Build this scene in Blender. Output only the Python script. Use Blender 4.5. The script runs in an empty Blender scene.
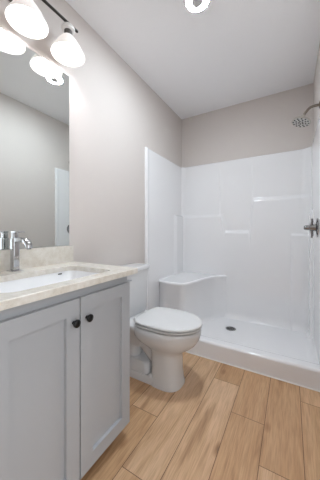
import bpy, bmesh, math, random
from mathutils import Vector, Matrix
PI = math.pi
random.seed(7)
S = bpy.context.scene
C = S.collection

# ------------------------------------------------------------------ camera, world, exposure
cam_data = bpy.data.cameras.new('camera')
cam = bpy.data.objects.new('camera', cam_data)
C.objects.link(cam)
cam.location = (1.3275, 0.0, 1.1461)
cam.rotation_euler = (PI / 2, 0, math.radians(30.34))
cam_data.sensor_fit = 'AUTO'
cam_data.sensor_width = 36.0
cam_data.lens = 222.96 / 480 * 36
cam_data.shift_y = -9.16 / 480
cam_data.clip_start = 0.02
S.camera = cam

world = bpy.data.worlds.new('world')
S.world = world
world.use_nodes = True
bg = world.node_tree.nodes['Background']
bg.inputs[0].default_value = (0.91, 0.96, 1.0, 1)
bg.inputs[1].default_value = 0.36

S.view_settings.view_transform = 'Standard'
S.view_settings.look = 'None'
S.view_settings.gamma = 1
S.view_settings.use_curve_mapping = False
S.view_settings.exposure = 2.8

CEILING_LAMP = 70.0
BULB = 8.0
SHADE_GLOW = 0.05

# ------------------------------------------------------------------ room numbers
YB, H, XR = 2.8746, 2.7198, 1.537
YC = 1.948            # shower curb face
YF = -0.32            # front wall, behind the camera
TY = 1.506             # toilet centre line
CT = 0.932            # counter top


# ------------------------------------------------------------------ materials
def lin(c):
    return tuple(((v / 255) / 12.92 if v / 255 <= 0.04045 else ((v / 255 + 0.055) / 1.055) ** 2.4) for v in c) + (1,)


def mat(name, rgb, rough=0.5, metal=0.0, coat=0.0, emit=None, bump=None, spec=0.5):
    m = bpy.data.materials.new(name)
    m.use_nodes = True
    nt = m.node_tree
    b = nt.nodes['Principled BSDF']
    b.inputs['Base Color'].default_value = lin(rgb)
    b.inputs['Roughness'].default_value = rough
    b.inputs['Metallic'].default_value = metal
    b.inputs['Coat Weight'].default_value = coat
    b.inputs['Specular IOR Level'].default_value = spec
    if emit:
        b.inputs['Emission Color'].default_value = lin(emit[0])
        b.inputs['Emission Strength'].default_value = emit[1]
    if bump:
        tc = nt.nodes.new('ShaderNodeTexCoord')
        n = nt.nodes.new('ShaderNodeTexNoise')
        n.inputs['Scale'].default_value = bump[0]
        n.inputs['Detail'].default_value = 4
        bp = nt.nodes.new('ShaderNodeBump')
        bp.inputs['Strength'].default_value = bump[1]
        bp.inputs['Distance'].default_value = 0.002
        nt.links.new(tc.outputs['Object'], n.inputs['Vector'])
        nt.links.new(n.outputs['Fac'], bp.inputs['Height'])
        nt.links.new(bp.outputs['Normal'], b.inputs['Normal'])
    return m


def ramp(nt, stops):
    r = nt.nodes.new('ShaderNodeValToRGB')
    e = r.color_ramp.elements
    while len(e) < len(stops):
        e.new(0.5)
    for el, (p, c) in zip(e, stops):
        el.position = p
        el.color = lin(c)
    return r


def mix(nt, kind, fac, a, b):
    m = nt.nodes.new('ShaderNodeMix')
    m.data_type = 'RGBA'
    m.blend_type = kind
    if isinstance(fac, (int, float)):
        m.inputs[0].default_value = fac
    else:
        nt.links.new(fac, m.inputs[0])
    for sock, v in ((m.inputs[6], a), (m.inputs[7], b)):
        if isinstance(v, tuple):
            sock.default_value = v
        else:
            nt.links.new(v, sock)
    return m.outputs[2]


M = {}
M['wall'] = mat('wall_paint', (212, 204, 199), 0.75, bump=(180, 0.15), spec=0.3)
M['ceiling'] = mat('ceiling_paint', (250, 250, 252), 0.85, bump=(60, 0.35), spec=0.2)
M['trim'] = mat('trim_paint', (235, 234, 232), 0.45)
M['hall'] = mat('hall_carpet', (190, 180, 168), 0.9)
M['acrylic'] = mat('white_shower_acrylic', (240, 239, 240), 0.12, coat=0.3)
M['porcelain'] = mat('white_porcelain', (218, 218, 219), 0.1, coat=0.4)
M['seat'] = mat('white_seat_plastic', (222, 222, 222), 0.22)
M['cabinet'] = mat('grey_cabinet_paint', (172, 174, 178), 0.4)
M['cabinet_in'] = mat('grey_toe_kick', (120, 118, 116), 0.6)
M['black'] = mat('black_metal', (14, 14, 15), 0.3, metal=0.3)
M['bronze'] = mat('dark_rod_metal', (62, 58, 54), 0.35, metal=0.7)
M['chrome'] = mat('chrome', (196, 197, 200), 0.08, metal=1.0)
M['nickel'] = mat('brushed_nickel', (186, 180, 172), 0.28, metal=1.0)
M['arm'] = mat('dark_nickel', (128, 118, 108), 0.3, metal=0.9)
M['face'] = mat('pale_spray_face', (214, 213, 210), 0.35, metal=0.2)
M['valve'] = mat('valve_chrome', (150, 150, 152), 0.12, metal=1.0)
M['cap'] = mat('pale_satin_cap', (232, 230, 228), 0.3, metal=0.2)
M['collar'] = mat('grey_collar', (104, 101, 98), 0.4, metal=0.6)
M['mirror'] = mat('mirror_silver', (232, 236, 234), 0.01, metal=1.0)
M['mirror_edge'] = mat('mirror_edge', (120, 128, 126), 0.2)
M['sink'] = mat('white_sink_ceramic', (246, 246, 247), 0.12, coat=0.3)
M['dark'] = mat('dark_hole_and_shade', (40, 40, 42), 0.5)
M['caulk'] = mat('white_caulk', (238, 236, 232), 0.5)
M['steel'] = mat('drain_steel', (150, 150, 150), 0.3, metal=1.0)
M['lamp'] = mat('lamp_diffuser', (250, 250, 250), 0.4, emit=((234, 246, 255), CEILING_LAMP))
M['lamp_lens'] = mat('lamp_centre_cap', (205, 205, 205), 0.4)
M['bulb'] = mat('lit_bulb', (255, 250, 240), 0.4, emit=((246, 249, 255), BULB))

# frosted glass lamp shade
m = bpy.data.materials.new('frosted_shade_glass')
m.use_nodes = True
nt = m.node_tree
b = nt.nodes['Principled BSDF']
b.inputs['Base Color'].default_value = lin((240, 236, 233))
b.inputs['Roughness'].default_value = 0.3
b.inputs['Emission Color'].default_value = lin((255, 247, 242))
b.inputs['Emission Strength'].default_value = SHADE_GLOW
tr = nt.nodes.new('ShaderNodeBsdfTranslucent')
tr.inputs[0].default_value = lin((240, 236, 232))
ms = nt.nodes.new('ShaderNodeMixShader')
ms.inputs[0].default_value = 0.05
nt.links.new(b.outputs[0], ms.inputs[1])
nt.links.new(tr.outputs[0], ms.inputs[2])
nt.links.new(ms.outputs[0], nt.nodes['Material Output'].inputs[0])
M['shade'] = m


def stone():
    m = mat('speckled_cream_quartz', (226, 220, 208), 0.22, coat=0.15)
    nt = m.node_tree
    b = nt.nodes['Principled BSDF']
    tc = nt.nodes.new('ShaderNodeTexCoord')
    n1 = nt.nodes.new('ShaderNodeTexNoise')
    n1.inputs['Scale'].default_value = 34
    n1.inputs['Detail'].default_value = 6
    n1.inputs['Roughness'].default_value = 0.7
    n2 = nt.nodes.new('ShaderNodeTexNoise')
    n2.inputs['Scale'].default_value = 9
    n2.inputs['Detail'].default_value = 3
    v = nt.nodes.new('ShaderNodeTexVoronoi')
    v.inputs['Scale'].default_value = 190
    for q in (n1, n2, v):
        nt.links.new(tc.outputs['Object'], q.inputs['Vector'])
    r1 = ramp(nt, [(0.3, (186, 174, 158)), (0.45, (209, 201, 188)), (0.6, (224, 219, 211)), (0.75, (232, 229, 224))])
    nt.links.new(n1.outputs['Fac'], r1.inputs[0])
    r2 = ramp(nt, [(0.35, (215, 208, 197)), (0.65, (230, 226, 220))])
    nt.links.new(n2.outputs['Fac'], r2.inputs[0])
    c = mix(nt, 'MIX', 0.5, r1.outputs[0], r2.outputs[0])
    r3 = ramp(nt, [(0.06, (150, 135, 115)), (0.16, (255, 255, 255))])
    nt.links.new(v.outputs['Distance'], r3.inputs[0])
    c = mix(nt, 'MULTIPLY', 0.45, c, r3.outputs[0])
    nt.links.new(c, b.inputs['Base Color'])
    return m


M['stone'] = stone()


def planks_mat():
    m = mat('oak_plank_vinyl', (186, 152, 118), 0.42)
    nt = m.node_tree
    b = nt.nodes['Principled BSDF']
    tc = nt.nodes.new('ShaderNodeTexCoord')
    at = nt.nodes.new('ShaderNodeAttribute')
    at.attribute_name = 'plank'
    off = nt.nodes.new('ShaderNodeVectorMath')
    off.operation = 'MULTIPLY_ADD'
    off.inputs[1].default_value = (1, 1, 1)
    sc = nt.nodes.new('ShaderNodeVectorMath')
    sc.operation = 'SCALE'
    sc.inputs['Scale'].default_value = 37.0
    nt.links.new(at.outputs['Color'], sc.inputs[0])
    nt.links.new(tc.outputs['Object'], off.inputs[0])
    nt.links.new(sc.outputs[0], off.inputs[2])

    def mapped(s):
        mp = nt.nodes.new('ShaderNodeMapping')
        mp.inputs['Scale'].default_value = s
        nt.links.new(off.outputs[0], mp.inputs['Vector'])
        return mp.outputs[0]
    g = nt.nodes.new('ShaderNodeTexNoise')          # fine grain
    g.inputs['Scale'].default_value = 1
    g.inputs['Detail'].default_value = 5
    nt.links.new(mapped((170, 9, 1)), g.inputs['Vector'])
    w = nt.nodes.new('ShaderNodeTexNoise')          # broad cathedral figure
    w.inputs['Scale'].default_value = 1
    w.inputs['Detail'].default_value = 3
    w.inputs['Distortion'].default_value = 0.8
    nt.links.new(mapped((16, 1.6, 1)), w.inputs['Vector'])
    k = nt.nodes.new('ShaderNodeTexVoronoi')        # knots
    k.inputs['Scale'].default_value = 1
    nt.links.new(mapped((6, 2.6, 1)), k.inputs['Vector'])
    base = ramp(nt, [(0.0, (203, 162, 122)), (0.5, (213, 174, 135)), (1.0, (222, 186, 150))])
    nt.links.new(at.outputs['Fac'], base.inputs[0])
    rw = ramp(nt, [(0.28, (190, 174, 158)), (0.42, (240, 234, 227)), (0.62, (255, 255, 255))])
    nt.links.new(w.outputs['Fac'], rw.inputs[0])
    c = mix(nt, 'MULTIPLY', 0.85, base.outputs[0], rw.outputs[0])
    rg = ramp(nt, [(0.35, (196, 184, 172)), (0.6, (255, 255, 255))])
    nt.links.new(g.outputs['Fac'], rg.inputs[0])
    c = mix(nt, 'MULTIPLY', 0.42, c, rg.outputs[0])
    rk = ramp(nt, [(0.02, (96, 70, 48)), (0.075, (186, 160, 136)), (0.15, (255, 255, 255))])
    nt.links.new(k.outputs['Distance'], rk.inputs[0])
    c = mix(nt, 'MULTIPLY', 0.7, c, rk.outputs[0])
    nt.links.new(c, b.inputs['Base Color'])
    return m


M['plank'] = planks_mat()
M['groove'] = mat('plank_seam', (112, 84, 60), 0.7)


# ------------------------------------------------------------------ mesh helpers
def link(name, bm, m, parent=None, loc=None, smooth=None):
    bmesh.ops.recalc_face_normals(bm, faces=bm.faces)
    me = bpy.data.meshes.new(name)
    bm.to_mesh(me)
    bm.free()
    for mm in (m if isinstance(m, (list, tuple)) else [m]):
        me.materials.append(M[mm])
    if smooth:
        me.polygons.foreach_set('use_smooth', [True] * len(me.polygons))
        me.set_sharp_from_angle(angle=math.radians(smooth))
    o = bpy.data.objects.new(name, me)
    C.objects.link(o)
    if parent:
        o.parent = parent
        o.location = loc if loc else tuple(-Vector(parent_origin(parent)))
    elif loc:
        o.location = loc
    return o


def parent_origin(p):
    v = Vector(p.location)
    while p.parent:
        p = p.parent
        v = v + Vector(p.location)
    return v


def thing(name, label, cat, loc, group=None):
    o = bpy.data.objects.new(name, None)
    C.objects.link(o)
    o.empty_display_size = 0.05
    o.location = loc
    tag(o, label, cat, group)
    return o


def tag(o, label, cat, group=None):
    o['label'] = label
    o['category'] = cat
    if group:
        o['group'] = group
    return o


def struct(name, bm, m, smooth=None):
    o = link(name, bm, m, smooth=smooth)
    o['kind'] = 'structure'
    return o


def box(bm, a, b, bev=0.0, seg=2):
    t = bmesh.new()
    vs = [t.verts.new((x, y, z)) for x in (a[0], b[0]) for y in (a[1], b[1]) for z in (a[2], b[2])]
    for f in ((0, 1, 3, 2), (4, 6, 7, 5), (0, 4, 5, 1), (2, 3, 7, 6), (0, 2, 6, 4), (1, 5, 7, 3)):
        t.faces.new([vs[i] for i in f])
    if bev:
        bmesh.ops.bevel(t, geom=list(t.edges), offset=bev, segments=seg, profile=0.5, affect='EDGES')
    join(bm, t)


def join(bm, t, mi=0):
    mp = {v: bm.verts.new(v.co) for v in t.verts}
    for f in t.faces:
        nf = bm.faces.new([mp[v] for v in f.verts])
        nf.material_index = mi or f.material_index
    t.free()


def loft(bm, rings, cap=True, closed=True):
    vr = [[bm.verts.new(p) for p in r] for r in rings]
    n = len(vr[0])
    for a, b in zip(vr, vr[1:]):
        for i in range(n if closed else n - 1):
            j = (i + 1) % n
            bm.faces.new((a[i], a[j], b[j], b[i]))
    if cap:
        bm.faces.new(vr[0][::-1])
        bm.faces.new(vr[-1])
    return vr


def lathe(bm, prof, origin=(0, 0, 0), axis=(0, 0, 1), n=32, cap=True):
    q = Vector((0, 0, 1)).rotation_difference(Vector(axis).normalized())
    o = Vector(origin)
    rings = []
    for r, h in prof:
        rings.append([o + q @ Vector((r * math.cos(2 * PI * i / n), r * math.sin(2 * PI * i / n), h)) for i in range(n)])
    loft(bm, rings, cap)


def smooth_path(pts, k=8):
    P = [Vector(p) for p in pts]
    P = [2 * P[0] - P[1]] + P + [2 * P[-1] - P[-2]]
    out = []
    for i in range(1, len(P) - 2):
        p0, p1, p2, p3 = P[i - 1:i + 3]
        for s in range(k):
            t = s / k
            out.append(0.5 * ((2 * p1) + (p2 - p0) * t + (2 * p0 - 5 * p1 + 4 * p2 - p3) * t * t + (3 * p1 - p0 - 3 * p2 + p3) * t ** 3))
    out.append(P[-2])
    return out


def tube(bm, pts, r, n=16, radii=None, sx=1.0, sy=1.0):
    pts = [Vector(p) for p in pts]
    up = None
    rings = []
    for i, p in enumerate(pts):
        t = (pts[min(i + 1, len(pts) - 1)] - pts[max(i - 1, 0)]).normalized()
        if up is None:
            up = t.orthogonal().normalized()
        up = (up - t * up.dot(t)).normalized()
        s = t.cross(up)
        rr = radii[i] if radii else r
        rings.append([p + up * (rr * sx * math.cos(2 * PI * j / n)) + s * (rr * sy * math.sin(2 * PI * j / n)) for j in range(n)])
    loft(bm, rings)


def sstep(a, b, x):
    t = min(1, max(0, (x - a) / (b - a)))
    return t * t * (3 - 2 * t)


def frange(a, b, st):
    n = max(1, round((b - a) / st))
    return [a + (b - a) * i / n for i in range(n + 1)]


def field(bm, us, vs, front, back):
    g = [[bm.verts.new(front(u, v)) for v in vs] for u in us]
    nu, nv = len(us), len(vs)
    for i in range(nu - 1):
        for j in range(nv - 1):
            bm.faces.new((g[i][j], g[i + 1][j], g[i + 1][j + 1], g[i][j + 1]))
    bd = [(i, 0) for i in range(nu)] + [(nu - 1, j) for j in range(1, nv)] + [(i, nv - 1) for i in range(nu - 2, -1, -1)] + [(0, j) for j in range(nv - 2, 0, -1)]
    bk = [bm.verts.new(back(us[i], vs[j])) for i, j in bd]
    for k in range(len(bd)):
        l = (k + 1) % len(bd)
        bm.faces.new((g[bd[k][0]][bd[k][1]], g[bd[l][0]][bd[l][1]], bk[l], bk[k]))
    bm.faces.new(bk)


def rrect(x0, y0, x1, y1, r, z, k=6):
    pts = []
    for cx, cy, a in ((x1 - r, y1 - r, 0), (x0 + r, y1 - r, 90), (x0 + r, y0 + r, 180), (x1 - r, y0 + r, 270)):
        for i in range(k + 1):
            t = math.radians(a + 90 * i / k)
            pts.append(Vector((cx + r * math.cos(t), cy + r * math.sin(t), z)))
    return pts


# ------------------------------------------------------------------ room shell
def sbox(name, a, b, m):
    bm = bmesh.new()
    box(bm, a, b)
    return struct(name, bm, m)


sbox('wall_left', (-0.1, YF, 0), (0, YB, H), 'wall')
sbox('wall_back', (-0.1, YB, 0), (XR + 0.1, YB + 0.1, H), 'wall')
DY0, DY1, DZ = -0.24, 0.58, 2.06                     # unseen doorway beside the camera, added in the right wall to bring in daylight
bm = bmesh.new()
box(bm, (XR, YF, 0), (XR + 0.1, DY0, H))
box(bm, (XR, DY1, 0), (XR + 0.1, YB, H))
box(bm, (XR, DY0, DZ), (XR + 0.1, DY1, H))
struct('wall_right', bm, 'wall')
sbox('wall_front', (-0.1, YF - 0.1, 0), (XR + 0.1, YF, H), 'wall')
bm = bmesh.new()
box(bm, (XR - 0.015, DY0 - 0.06, 0), (XR, DY0, DZ + 0.06), 0.003)
box(bm, (XR - 0.015, DY1, 0), (XR, DY1 + 0.06, DZ + 0.06), 0.003)
box(bm, (XR - 0.015, DY0, DZ), (XR, DY1, DZ + 0.06), 0.003)
struct('trim_1', bm, 'trim')
sbox('ceiling', (-0.1, YF - 0.1, H), (XR + 0.1, YB + 0.1, H + 0.1), 'ceiling')

# plank floor: one mesh, every plank its own tint
bm = bmesh.new()
lay = bm.loops.layers.float_color.new('plank')
xe = [0.62 + 0.1913 * k for k in range(-4, 6)]
joints = {-4: 0.7, -3: 1.55, -2: 0.9, -1: 1.176, 0: 0.843, 1: 1.715, 2: 1.447, 3: 1.185, 4: 0.55}
tints = {}
for k in range(-4, 5):
    x0, x1 = max(-0.0, xe[k + 4]), min(XR, xe[k + 5])
    y = joints[k] - 2.44
    while y < YB:
        ya, yb = max(YF - 0.1, y), min(YB, y + 1.22)
        y += 1.22
        if yb - ya < 0.01 or x1 - x0 < 0.01:
            continue
        g = 0.0016
        vs = [bm.verts.new(p) for p in ((x0 + g, ya + g, 0), (x1 - g, ya + g, 0), (x1 - g, yb - g, 0), (x0 + g, yb - g, 0))]
        f = bm.faces.new(vs)
        v = random.random()
        for l in f.loops:
            l[lay] = (v, v, v, 1)
t = bmesh.new()
box(t, (-0.1, YF - 0.1, -0.1), (XR + 0.1, YB + 0.1, -0.0008))
join(bm, t, 1)
fl = struct('floor', bm, ['plank', 'groove'])
sbox('trim_3', (XR + 0.1, -0.9, -0.1), (XR + 2.0, 1.3, -0.004), 'hall')  # unseen hall floor outside the added doorway

for nm, a, b_ in (('baseboard_left', (0, 1.06, 0), (0.014, YC, 0.09)),
                  ('baseboard_right', (XR - 0.014, DY1 + 0.06, 0), (XR, YC, 0.09))):
    bm = bmesh.new()
    box(bm, a, b_, 0.003)
    struct(nm, bm, 'trim')
bm = bmesh.new()
box(bm, (0.0, YC - 0.010, 0), (XR, YC, 0.006), 0.0025)
struct('trim_2', bm, 'caulk')

# ------------------------------------------------------------------ shower stall
ST = 2.031
sh = thing('shower_stall', 'large one-piece white glossy shower stall with moulded ledges filling the back of the room',
           'shower', (0.76, 2.41, 0))
DX, DY = 0.757, 2.525


def pan_z(x, y):
    base = 0.062 + 0.02 * math.hypot(x - DX, y - DY)
    z = 0.148 + (base - 0.148) * sstep(2.035, 2.11, y)
    if y < YC + 0.02:
        z -= 0.02 * (1 - math.sqrt(max(0, 1 - ((YC + 0.02 - y) / 0.02) ** 2)))
    e = min(x, XR - x, YB - y)
    if y > 2.05 and e < 0.09:
        z += 0.06 * ((0.09 - e) / 0.09) ** 2 * sstep(2.05, 2.15, y)
    return z


bm = bmesh.new()
ys = [YC, YC + 0.001, YC + 0.003, YC + 0.006, YC + 0.012, YC + 0.02] + frange(YC + 0.03, YB - 0.001, 0.013)
field(bm, frange(0.001, XR - 0.001, 0.017), ys, lambda u, v: (u, v, pan_z(u, v)), lambda u, v: (u, v, 0))
link('shower_pan', bm, 'acrylic', sh, smooth=50)


def step_top(x):
    # height of the moulded step in front of the wall, along x: shelf, soap dish, tall shelf
    return 1.352 + (1.144 - 1.352) * sstep(0.556, 0.622, x) + (1.532 - 1.144) * sstep(0.896, 0.948, x)


def back_depth(x, z):
    T = step_top(x)
    dT = (step_top(x + 0.004) - step_top(x - 0.004)) / 0.008
    e = (T - z) / math.sqrt(1 + dT * dT)
    d = 0.020
    d -= 0.010 * sstep(0.539, 0.550, x) * (1 - sstep(0.925, 0.937, x)) * (1 - sstep(1.80, 2.02, z)) * (1 - sstep(-0.02, 0.03, e))
    d += 0.017 * sstep(-0.012, 0.034, e)
    d += 0.016 * sstep(1.325, 1.352, x) * (1 - sstep(1.09, 1.118, z))
    d += 0.03 * (1 - sstep(0.02, 0.07, x)) ** 2 + 0.05 * sstep(XR - 0.15, XR - 0.005, x) ** 2
    d += 0.05 * (1 - sstep(0.05, 0.15, z)) ** 2
    d -= 0.010 * sstep(ST - 0.008, ST, z)
    return d


bm = bmesh.new()
us = frange(0.001, 0.52, 0.02) + frange(0.53, 0.66, 0.0036) + frange(0.67, 0.86, 0.02) + frange(0.88, 0.97, 0.0036) + frange(0.99, 1.3, 0.02) + frange(1.315, 1.36, 0.006) + frange(1.38, XR - 0.001, 0.014)
vs = frange(0.06, 1.06, 0.025) + frange(1.07, 1.56, 0.0065) + frange(1.58, 1.84, 0.02) + frange(1.85, 1.91, 0.01) + frange(1.93, 2.01, 0.02) + frange(2.02, ST, 0.0035)
field(bm, us, vs, lambda u, v: (u, YB - back_depth(u, v), v), lambda u, v: (u, YB - 0.001, v))
link('back_panel', bm, 'acrylic', sh, smooth=60)


def side_depth(y, z):
    d = 0.02
    d += 0.024 * sstep(2.585, 2.64, y) * (1 - sstep(1.335, 1.358, z))
    d += 0.05 * (1 - sstep(0.05, 0.15, z)) ** 2 * sstep(2.05, 2.12, y)
    d += 0.006 * (1 - sstep(YC + 0.03, YC + 0.05, y))
    d -= 0.016 * (1 - sstep(YC, YC + 0.012, y)) ** 2
    d -= 0.010 * sstep(ST - 0.008, ST, z)
    return max(d, 0.005)


ys = [YC, YC + 0.003, YC + 0.006, YC + 0.012, YC + 0.02, YC + 0.028, YC + 0.035, YC + 0.042, YC + 0.05] + frange(2.02, 2.58, 0.028) + frange(2.59, 2.67, 0.01) + frange(2.69, YB - 0.005, 0.02)
zs = frange(0.06, 1.28, 0.03) + frange(1.3, 1.38, 0.008) + frange(1.41, 2.0, 0.03) + frange(2.015, ST, 0.004)
bm = bmesh.new()
field(bm, ys, zs, lambda u, v: (side_depth(u, v), u, v), lambda u, v: (0.001, u, v))
link('side_panel', bm, 'acrylic', sh, smooth=60)
bm = bmesh.new()
field(bm, ys, zs, lambda u, v: (XR - side_depth(u, v), u, v), lambda u, v: (XR - 0.003, u, v))
link('side_panel', bm, 'acrylic', sh, smooth=60)

# moulded corner seat
edge = smooth_path([(0.004, 2.235, 0), (0.026, 2.200, 0), (0.075, 2.172, 0), (0.15, 2.153, 0), (0.25, 2.152, 0), (0.33, 2.172, 0), (0.378, 2.25, 0),
                    (0.412, 2.40, 0), (0.452, 2.57, 0), (0.505, 2.70, 0), (0.57, 2.785, 0), (0.64, 2.838, 0)], 5)
core = [Vector((0.64, YB - 0.01, 0)), Vector((0.004, YB - 0.01, 0))]


def seat_ring(z, inset):
    c = Vector((0.1, 2.75, 0))
    pts = []
    n = len(edge)
    for i, p in enumerate(edge):
        t = (edge[min(i + 1, n - 1)] - edge[max(i - 1, 0)]).normalized()
        nrm = Vector((-t.y, t.x, 0))
        if nrm.dot(c - p) < 0:
            nrm = -nrm
        w = p + nrm * inset + Vector((0, 0, z))
        pts.append(Vector((max(0.004, w.x), min(YB - 0.012, w.y), w.z)))
    return pts + [p + Vector((0, 0, z)) for p in core]


bm = bmesh.new()
loft(bm, [seat_ring(z, i) for z, i in ((0.065, -0.03), (0.08, -0.012), (0.11, 0.0), (0.30, 0.004), (0.553, 0.006), (0.566, 0.0), (0.578, 0.003), (0.585, 0.011), (0.587, 0.022), (0.583, 0.034), (0.581, 0.05))])
link('corner_seat', bm, 'acrylic', sh, smooth=45)

# drain
dz = pan_z(DX, DY)
dr = bpy.data.objects.new('drain', None)
bm = bmesh.new()
lathe(bm, [(0.0005, 0.0), (0.041, 0.0), (0.053, 0.0015), (0.056, 0.005), (0.052, 0.007), (0.042, 0.005), (0.0005, 0.005)], (DX, DY, dz - 0.001), n=40)
d = link('drain', bm, 'steel', sh, smooth=40)
bm = bmesh.new()
for r, n in ((0.0, 1), (0.013, 6), (0.026, 12), (0.036, 16)):
    for i in range(n):
        a = 2 * PI * i / n
        lathe(bm, [(0.0045, 0.0), (0.0045, 0.0012)], (DX + r * math.cos(a), DY + r * math.sin(a), dz + 0.0038), n=8)
link('drain_holes', bm, 'dark', d)

# ------------------------------------------------------------------ shower head and valve
SHX, SHY = 1.396, 2.21
s = thing('wall_shower', 'chrome shower head on a bent arm above the right shower wall', 'shower head', (XR, SHY, 2.167))
bm = bmesh.new()
lathe(bm, [(0.001, 0.0), (0.032, 0.0), (0.032, 0.004), (0.022, 0.010), (0.012, 0.012), (0.001, 0.012)], (XR, SHY, 2.167), (-1, 0, 0))
link('wall_flange', bm, 'arm', s, smooth=40)
bm = bmesh.new()
tube(bm, smooth_path([(XR - 0.005, SHY, 2.167), (1.49, SHY, 2.167), (1.462, SHY, 2.158), (1.436, SHY, 2.130), (1.420, SHY, 2.106)]), 0.0105)
link('shower_arm', bm, 'arm', s, smooth=60)
ax = Vector((-0.30, -0.18, -1)).normalized()
o = Vector((1.420, SHY, 2.107))
bm = bmesh.new()
lathe(bm, [(0.001, 0.0), (0.016, 0.0), (0.019, 0.012), (0.017, 0.020), (0.030, 0.034), (0.060, 0.044), (0.070, 0.050), (0.072, 0.058), (0.068, 0.063), (0.064, 0.0615)], o, ax, n=40)
hd = link('spray_head', bm, 'nickel', s, smooth=40)
bm = bmesh.new()
lathe(bm, [(0.0655, 0.0605), (0.0655, 0.0622), (0.001, 0.0628)], o, ax, n=40)
link('spray_face', bm, 'face', hd, smooth=40)
bm = bmesh.new()
q = Vector((0, 0, 1)).rotation_difference(ax)
for r, n in ((0.016, 5), (0.037, 8), (0.056, 12)):
    for i in range(n):
        a = 2 * PI * i / n
        p = o + q @ Vector((r * math.cos(a), r * math.sin(a), 0.0625))
        lathe(bm, [(0.0072, 0), (0.0060, 0.003)], p, ax, n=6)
link('nozzle', bm, 'dark', hd)['kind'] = 'stuff'

VZ = 1.172
v = thing('shower_valve', 'chrome round shower valve handle on the right shower wall below the shower head', 'shower valve', (XR - 0.02, SHY, VZ))
x0 = XR - 0.02
bm = bmesh.new()
lathe(bm, [(0.001, 0.0), (0.078, 0.0), (0.078, 0.004), (0.062, 0.010), (0.03, 0.014), (0.001, 0.014)], (x0, SHY, VZ), (-1, 0, 0), n=40)
link('escutcheon', bm, 'valve', v, smooth=40)
bm = bmesh.new()
lathe(bm, [(0.001, 0.012), (0.030, 0.012), (0.028, 0.03), (0.024, 0.045), (0.024, 0.055), (0.020, 0.058), (0.020, 0.075), (0.017, 0.09), (0.012, 0.094), (0.001, 0.094)], (x0, SHY, VZ), (-1, 0, 0))
h = link('handle', bm, 'valve', v, smooth=40)
bm = bmesh.new()
tube(bm, [(x0 - 0.040, SHY, VZ - 0.02), (x0 - 0.036, SHY, VZ - 0.06), (x0 - 0.040, SHY, VZ - 0.085)], 0.009, radii=[0.011, 0.009, 0.007])
link('lever', bm, 'valve', h, smooth=60)
bm = bmesh.new()
tube(bm, [(x0 - 0.040, SHY, VZ + 0.02), (x0 - 0.036, SHY, VZ + 0.05), (x0 - 0.038, SHY, VZ + 0.075)], 0.009, radii=[0.010, 0.008, 0.008])
link('lever', bm, 'valve', h, smooth=60)

# ------------------------------------------------------------------ vanity cabinet
Y0, Y1 = 0.306, 1.001
XD = 0.545
vn = thing('vanity_cabinet', 'grey two-door shaker vanity cabinet with black knobs', 'cabinet', (0.28, 0.655, 0))
bm = bmesh.new()
box(bm, (0.002, Y0, 0.068), (XD - 0.021, Y0 + 0.018, 0.901), 0.001)
box(bm, (0.002, Y1 - 0.018, 0.068), (XD - 0.021, Y1, 0.901), 0.001)
box(bm, (0.004, Y0 + 0.017, 0.070), (XD - 0.023, Y1 - 0.017, 0.088))
box(bm, (0.003, Y0 + 0.017, 0.080), (0.012, Y1 - 0.017, 0.900))
for za, zb in ((0.069, 0.11), (0.80, 0.9005)):
    box(bm, (XD - 0.032, Y0 + 0.016, za), (XD - 0.0215, Y1 - 0.016, zb))
link('cabinet_body', bm, 'cabinet', vn)
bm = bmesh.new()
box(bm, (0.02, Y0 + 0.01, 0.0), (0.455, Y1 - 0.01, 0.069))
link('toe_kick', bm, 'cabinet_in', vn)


def shaker(name, ya, yb, za, zb):
    bm = bmesh.new()
    st = 0.066
    rc = 0.015
    bv = 0.0015
    xb, xf = XD - 0.020, XD

    def ring(i, x):
        return [Vector((x, ya + i, za + i)), Vector((x, yb - i, za + i)), Vector((x, yb - i, zb - i)), Vector((x, ya + i, zb - i))]
    rs = [ring(0, xb), ring(0, xf - 0.0015), ring(0.0015, xf), ring(st, xf), ring(st + bv, xf - rc)]
    loft(bm, rs)
    return link(name, bm, 'cabinet', vn)


for ya, yb, ky in ((Y0 + 0.002, 0.654, 0.622), (0.6595, Y1 - 0.001, 0.692)):
    dd = shaker('door', ya, yb, 0.070, 0.857)
    bm = bmesh.new()
    lathe(bm, [(0.001, 0), (0.008, 0.0), (0.0065, 0.004), (0.007, 0.009), (0.014, 0.014), (0.0172, 0.020), (0.0165, 0.025), (0.010, 0.029), (0.001, 0.030)], (XD, ky, 0.762), (1, 0, 0), n=28)
    k = link('knob', bm, 'black', dd, smooth=40)
    k['label'] = 'black metal knob'

# ------------------------------------------------------------------ countertop with sink
ct = thing('countertop', 'cream speckled stone vanity countertop with backsplash', 'countertop', (0.28, 0.655, 0.9025))
CX0, CX1, CY0, CY1 = 0.0015, 0.5666, 0.270, 1.0452
SX0, SX1, SY0, SY1 = 0.150, 0.497, 0.385, 0.925
bm = bmesh.new()
hole = rrect(SX0, SY0, SX1, SY1, 0.055, 0, 8)
hc = Vector(((SX0 + SX1) / 2, (SY0 + SY1) / 2, 0))
outer = []
for p in hole:
    d_ = p - hc
    sc = min(((CX1 if d_.x > 0 else CX0) - hc.x) / d_.x if abs(d_.x) > 1e-9 else 9e9,
             ((CY1 if d_.y > 0 else CY0) - hc.y) / d_.y if abs(d_.y) > 1e-9 else 9e9)
    outer.append(hc + d_ * sc)
for cx in (CX0, CX1):                                  # snap the nearest samples to the true corners
    for cy in (CY0, CY1):
        i = min(range(len(outer)), key=lambda i: (outer[i] - Vector((cx, cy, 0))).length)
        outer[i] = Vector((cx, cy, 0))
Z0, Z1 = 0.9025, CT
e = 0.003


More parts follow.
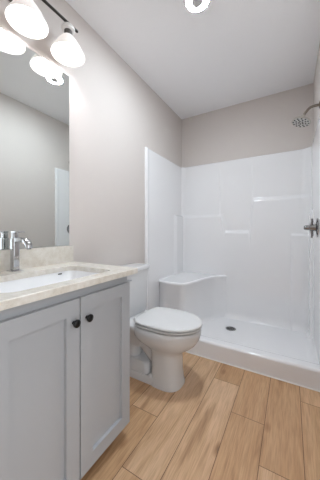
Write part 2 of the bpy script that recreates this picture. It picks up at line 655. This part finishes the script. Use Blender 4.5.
def zr(pts, z, sh_=0.0):
    out = []
    for p in pts:
        x = min(max(p.x, CX0 + sh_), CX1 - sh_)
        y = min(max(p.y, CY0 + sh_), CY1 - sh_)
        out.append(Vector((x, y, z)))
    return out


rings = [zr(outer, Z0), zr(outer, Z1 - e), zr(outer, Z1, e)]
hi = [hc + (p - hc) * 1.008 for p in hole]
rings += [zr(hi, Z1), zr(hole, Z1 - 0.002), zr(hole, Z0), zr(outer, Z0)]
vr = loft(bm, rings, cap=False)
bmesh.ops.remove_doubles(bm, verts=bm.verts, dist=1e-5)
link('slab', bm, 'stone', ct)
bm = bmesh.new()
box(bm, (0.0015, CY0, CT), (0.021, 1.0385, 1.044), 0.002)
link('backsplash', bm, 'stone', ct)

sk = thing('sink_basin', 'white rectangular undermount sink set in the vanity countertop', 'sink', (hc.x, hc.y, 0.76))
bm = bmesh.new()


def sring(ins, z, r):
    return rrect(SX0 - 0.004 + ins, SY0 - 0.004 + ins, SX1 + 0.004 - ins, SY1 + 0.004 - ins, r, z, 8)


loft(bm, [sring(0.03, 0.765, 0.04), sring(0.0, 0.79, 0.055), sring(-0.005, 0.895, 0.062), sring(-0.005, 0.902, 0.062), sring(0.0, 0.902, 0.059),
          sring(0.004, 0.885, 0.058), sring(0.010, 0.82, 0.06), sring(0.03, 0.792, 0.06), sring(0.07, 0.783, 0.05), sring(0.13, 0.780, 0.02)])
link('bowl', bm, 'sink', sk, smooth=50)
bm = bmesh.new()
lathe(bm, [(0.001, 0.0), (0.024, 0.0), (0.024, 0.003), (0.018, 0.004), (0.017, 0.001), (0.001, 0.001)], (hc.x, hc.y, 0.7795), n=28)
link('drain', bm, 'chrome', sk, smooth=40)
bm = bmesh.new()                                       # dark strip standing in for shade near the bowl's back corner
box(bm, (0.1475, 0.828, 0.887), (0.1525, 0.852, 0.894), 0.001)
link('corner_shade_strip', bm, 'dark', sk)

# ------------------------------------------------------------------ faucet
FX, FY = 0.062, 0.634
fa = thing('faucet', 'chrome single-lever faucet standing at the back of the sink', 'faucet', (FX, FY, CT))
bm = bmesh.new()
box(bm, (FX - 0.030, FY - 0.028, CT), (FX + 0.030, FY + 0.028, CT + 0.006), 0.002)
link('base_plate', bm, 'chrome', fa, smooth=40)
bm = bmesh.new()
box(bm, (FX - 0.019, FY - 0.016, CT + 0.004), (FX + 0.019, FY + 0.016, CT + 0.176), 0.005, 3)
link('column', bm, 'chrome', fa, smooth=40)
bm = bmesh.new()
rings = []
for (x, z, dx, dz_, hw, ht) in ((FX + 0.005, CT + 0.166, 1, 0, 0.014, 0.011), (FX + 0.06, CT + 0.168, 1, 0, 0.014, 0.011), (FX + 0.095, CT + 0.166, 1, -0.15, 0.014, 0.012),
                                (FX + 0.118, CT + 0.157, 0.75, -0.7, 0.014, 0.012), (FX + 0.130, CT + 0.141, 0.25, -1, 0.013, 0.012), (FX + 0.132, CT + 0.126, 0, -1, 0.013, 0.012)):
    l = math.hypot(dx, dz_)
    nx, nz = -dz_ / l, dx / l
    rings.append([Vector((x + nx * ht * c, FY + hw * s_, z + nz * ht * c)) for c, s_ in ((1, -.75), (.75, -1), (-.75, -1), (-1, -.75), (-1, .75), (-.75, 1), (.75, 1), (1, .75))])
loft(bm, rings)
sp = link('spout', bm, 'chrome', fa, smooth=50)
bm = bmesh.new()
lathe(bm, [(0.001, 0.0), (0.010, 0.0), (0.010, 0.004), (0.001, 0.004)], (FX + 0.132, FY, CT + 0.122), n=20)
link('aerator', bm, 'dark', sp)
bm = bmesh.new()
box(bm, (FX - 0.014, FY - 0.012, CT + 0.173), (FX + 0.012, FY + 0.012, CT + 0.206), 0.003)
box(bm, (FX - 0.017, FY - 0.014, CT + 0.204), (FX + 0.070, FY + 0.014, CT + 0.213), 0.003)
link('lever', bm, 'chrome', fa, smooth=40)

# ------------------------------------------------------------------ mirror
mi = thing('wall_mirror', 'large frameless mirror on the wall above the vanity backsplash', 'mirror', (0, 0.645, 1.046))
bm = bmesh.new()
box(bm, (0.001, 0.275, 1.0455), (0.006, 1.0145, 2.215))
link('backing', bm, 'mirror_edge', mi)
bm = bmesh.new()
box(bm, (0.006, 0.276, 1.0465), (0.0075, 1.0135, 2.214), 0.0006, 1)
link('glass', bm, 'mirror', mi)

# ------------------------------------------------------------------ vanity light: rod with three shades
LX, LZ = 0.12, 2.253
LYS = (0.920, 0.668, 0.416)
vl = thing('vanity_light', 'three-shade vanity light on a dark rod above the mirror', 'light fixture', (0, 0.668, 2.40))
bm = bmesh.new()
box(bm, (0.0005, 0.598, 2.40), (0.022, 0.738, 2.51), 0.006)
link('back_plate', bm, 'bronze', vl, smooth=40)
bm = bmesh.new()
tube(bm, [(0.02, 0.668, 2.453), (LX, 0.668, 2.453)], 0.009)
link('arm', bm, 'bronze', vl, smooth=60)
bm = bmesh.new()
tube(bm, [(LX, 0.348, 2.453), (LX, 0.990, 2.453)], 0.0085)
link('rod', bm, 'bronze', vl, smooth=60)
for y in LYS:
    bm = bmesh.new()
    lathe(bm, [(0.001, 0.0), (0.028, 0.0), (0.039, 0.005), (0.040, 0.020), (0.030, 0.032), (0.012, 0.038), (0.001, 0.038)], (LX, y, 2.402), n=28)
    cap = link('socket_cap', bm, 'cap', vl, smooth=40)
    bm = bmesh.new()
    lathe(bm, [(0.001, 0.0), (0.024, 0.0), (0.024, 0.036), (0.001, 0.036)], (LX, y, 2.367), n=28)
    link('collar', bm, 'collar', cap, smooth=40)
    bm = bmesh.new()
    lathe(bm, [(0.022, 0.118), (0.028, 0.117), (0.037, 0.108), (0.054, 0.085), (0.073, 0.055), (0.088, 0.027), (0.097, 0.009), (0.100, 0.0), (0.099, -0.003),
               (0.096, 0.0), (0.093, 0.009), (0.084, 0.027), (0.069, 0.055), (0.050, 0.083), (0.033, 0.106), (0.022, 0.112), (0.022, 0.118)], (LX, y, LZ), n=48, cap=False)
    bmesh.ops.remove_doubles(bm, verts=bm.verts, dist=1e-6)
    sd = link('lamp_shade', bm, 'shade', vl, smooth=50)
    sd['label'] = 'white frosted glass shade'
    bm = bmesh.new()
    lathe(bm, [(0.001, 0.0), (0.014, 0.003), (0.024, 0.012), (0.028, 0.026), (0.024, 0.042), (0.015, 0.058), (0.013, 0.078), (0.001, 0.078)], (LX, y, LZ + 0.036), n=20)
    link('bulb', bm, 'bulb', sd, smooth=60)

# ------------------------------------------------------------------ ceiling light
CLX, CLY = 0.783, 1.432
cl = thing('ceiling_light', 'round white flush ceiling light in the middle of the ceiling', 'ceiling light', (CLX, CLY, H))
bm = bmesh.new()
lathe(bm, [(0.001, 0.0), (0.086, 0.0), (0.086, -0.010), (0.082, -0.016), (0.077, -0.016), (0.075, -0.010), (0.001, -0.010)], (CLX, CLY, H), n=48)
link('trim_ring', bm, 'trim', cl, smooth=40)
bm = bmesh.new()
lathe(bm, [(0.001, -0.0105), (0.0745, -0.0105), (0.0745, -0.0155), (0.066, -0.018), (0.04, -0.0195), (0.001, -0.020)], (CLX, CLY, H), n=48)
link('diffuser', bm, 'lamp', cl, smooth=60)
bm = bmesh.new()
lathe(bm, [(0.001, -0.0185), (0.040, -0.0185), (0.038, -0.024), (0.001, -0.025)], (CLX, CLY, H), n=32)
link('centre_cap', bm, 'lamp_lens', cl, smooth=60)

# ------------------------------------------------------------------ toilet
to = thing('toilet', 'white elongated two-piece toilet with closed lid between vanity and shower', 'toilet', (0.40, TY, 0))
NR = 56


def egg(xb, xf, hw, z, nb=2.6, nf=2.0, split=0.45, dy=0.0):
    xc = xb + (xf - xb) * split
    pts = []
    for i in range(NR):
        t = 2 * PI * i / NR
        c, s_ = math.cos(t), math.sin(t)
        n = nf if c >= 0 else nb
        cx = math.copysign(abs(c) ** (2 / n), c)
        sy = math.copysign(abs(s_) ** (2 / n), s_)
        pts.append(Vector((xc + (xf - xc) * cx if c >= 0 else xc + (xc - xb) * cx, TY + dy + hw * sy, z)))
    return pts


bm = bmesh.new()
# front column and bowl
loft(bm, [egg(*a) for a in (
    (0.405, 0.640, 0.120, 0.0, 4, 2.6), (0.405, 0.640, 0.120, 0.012, 4, 2.6), (0.408, 0.632, 0.114, 0.04, 4, 2.6), (0.411, 0.624, 0.108, 0.12, 4, 2.6),
    (0.411, 0.624, 0.106, 0.20, 4, 2.6), (0.405, 0.628, 0.106, 0.235, 3.6, 2.4), (0.39, 0.645, 0.112, 0.258, 3.2, 2.2), (0.35, 0.690, 0.134, 0.285, 2.9, 2.1),
    (0.29, 0.734, 0.166, 0.320, 2.8, 2.05), (0.26, 0.762, 0.190, 0.360, 2.8, 2.0), (0.25, 0.774, 0.196, 0.400, 2.8, 2.0), (0.25, 0.776, 0.197, 0.426, 2.8, 2.0),
    (0.256, 0.770, 0.191, 0.433, 2.8, 2.0))])
# trapway
tp = smooth_path([(0.50, TY, 0.16), (0.42, TY, 0.17), (0.355, TY, 0.225), (0.29, TY, 0.275), (0.225, TY, 0.25), (0.20, TY, 0.16), (0.20, TY, 0.02)], 6)
tube(bm, tp, 0.066, 20)
# deck the tank stands on, and the neck below it
loft(bm, [rrect(0.10, TY - 0.085, 0.33, TY + 0.085, 0.04, 0.24, 8), rrect(0.08, TY - 0.10, 0.36, TY + 0.10, 0.045, 0.30, 8), rrect(0.05, TY - 0.155, 0.37, TY + 0.155, 0.05, 0.385, 8),
          rrect(0.04, TY - 0.172, 0.36, TY + 0.172, 0.05, 0.41, 8), rrect(0.04, TY - 0.172, 0.35, TY + 0.172, 0.05, 0.428, 8), rrect(0.047, TY - 0.165, 0.345, TY + 0.165, 0.045, 0.434, 8)])
# foot flange and side bosses
loft(bm, [rrect(0.12, TY - 0.112, 0.50, TY + 0.112, 0.045, 0.0, 8), rrect(0.12, TY - 0.112, 0.50, TY + 0.112, 0.045, 0.045, 8), rrect(0.126, TY - 0.106, 0.50, TY + 0.106, 0.042, 0.056, 8)])
loft(bm, [rrect(0.16, TY - 0.10, 0.40, TY + 0.10, 0.04, 0.05, 8), rrect(0.17, TY - 0.095, 0.39, TY + 0.095, 0.04, 0.11, 8), rrect(0.18, TY - 0.08, 0.37, TY + 0.08, 0.04, 0.135, 8)])
link('bowl', bm, 'porcelain', to, smooth=50)
for s_ in (-1, 1):
    bm = bmesh.new()
    lathe(bm, [(0.001, 0.0), (0.016, 0.0), (0.015, 0.010), (0.009, 0.017), (0.001, 0.019)], (0.42, TY + 0.096 * s_, 0.055), n=20)
    link('bolt_cap', bm, 'seat', to, smooth=50)
# seat and lid
bm = bmesh.new()
loft(bm, [egg(*q, 4.6, 2, 0.5) for q in ((0.340, 0.715, 0.135, 0.4335), (0.340, 0.715, 0.135, 0.4440), (0.300, 0.773, 0.189, 0.4445), (0.297, 0.778, 0.194, 0.447),
                                         (0.297, 0.778, 0.194, 0.454), (0.301, 0.774, 0.190, 0.4565))])
link('seat', bm, 'seat', to, smooth=50)
bm = bmesh.new()
loft(bm, [egg(*q, 4.6, 2, 0.5) for q in ((0.340, 0.715, 0.135, 0.4565), (0.340, 0.715, 0.135, 0.465), (0.297, 0.778, 0.191, 0.4655), (0.293, 0.783, 0.195, 0.468),
                                         (0.293, 0.783, 0.195, 0.476), (0.297, 0.779, 0.191, 0.481), (0.309, 0.766, 0.179, 0.484), (0.39, 0.66, 0.10, 0.486))])
link('lid', bm, 'seat', to, smooth=50)
for s_ in (-1, 1):
    bm = bmesh.new()
    box(bm, (0.252, TY + 0.078 * s_ - 0.018, 0.4345), (0.292, TY + 0.078 * s_ + 0.018, 0.466), 0.007, 3)
    link('hinge', bm, 'seat', to, smooth=50)
# tank
bm = bmesh.new()
loft(bm, [rrect(0.030, TY - 0.19, 0.196, TY + 0.19, 0.03, 0.436, 6), rrect(0.022, TY - 0.197, 0.200, TY + 0.197, 0.032, 0.452, 6),
          rrect(0.014, TY - 0.210, 0.208, TY + 0.210, 0.034, 0.80, 6)])
link('tank', bm, 'porcelain', to, smooth=40)
bm = bmesh.new()
loft(bm, [rrect(0.012, TY - 0.216, 0.214, TY + 0.216, 0.034, 0.802, 6), rrect(0.008, TY - 0.221, 0.219, TY + 0.221, 0.036, 0.807, 6), rrect(0.008, TY - 0.221, 0.219, TY + 0.221, 0.036, 0.831, 6),
          rrect(0.013, TY - 0.216, 0.214, TY + 0.216, 0.034, 0.838, 6), rrect(0.03, TY - 0.20, 0.198, TY + 0.20, 0.03, 0.841, 6)])
link('tank_lid', bm, 'porcelain', to, smooth=40)
bm = bmesh.new()
lathe(bm, [(0.001, 0), (0.013, 0), (0.013, 0.012), (0.001, 0.012)], (0.206, TY - 0.15, 0.755), (1, 0, 0), n=20)
tube(bm, smooth_path([(0.214, TY - 0.15, 0.755), (0.222, TY - 0.12, 0.753), (0.223, TY - 0.075, 0.747)]), 0.006)
link('flush_lever', bm, 'chrome', to, smooth=50)
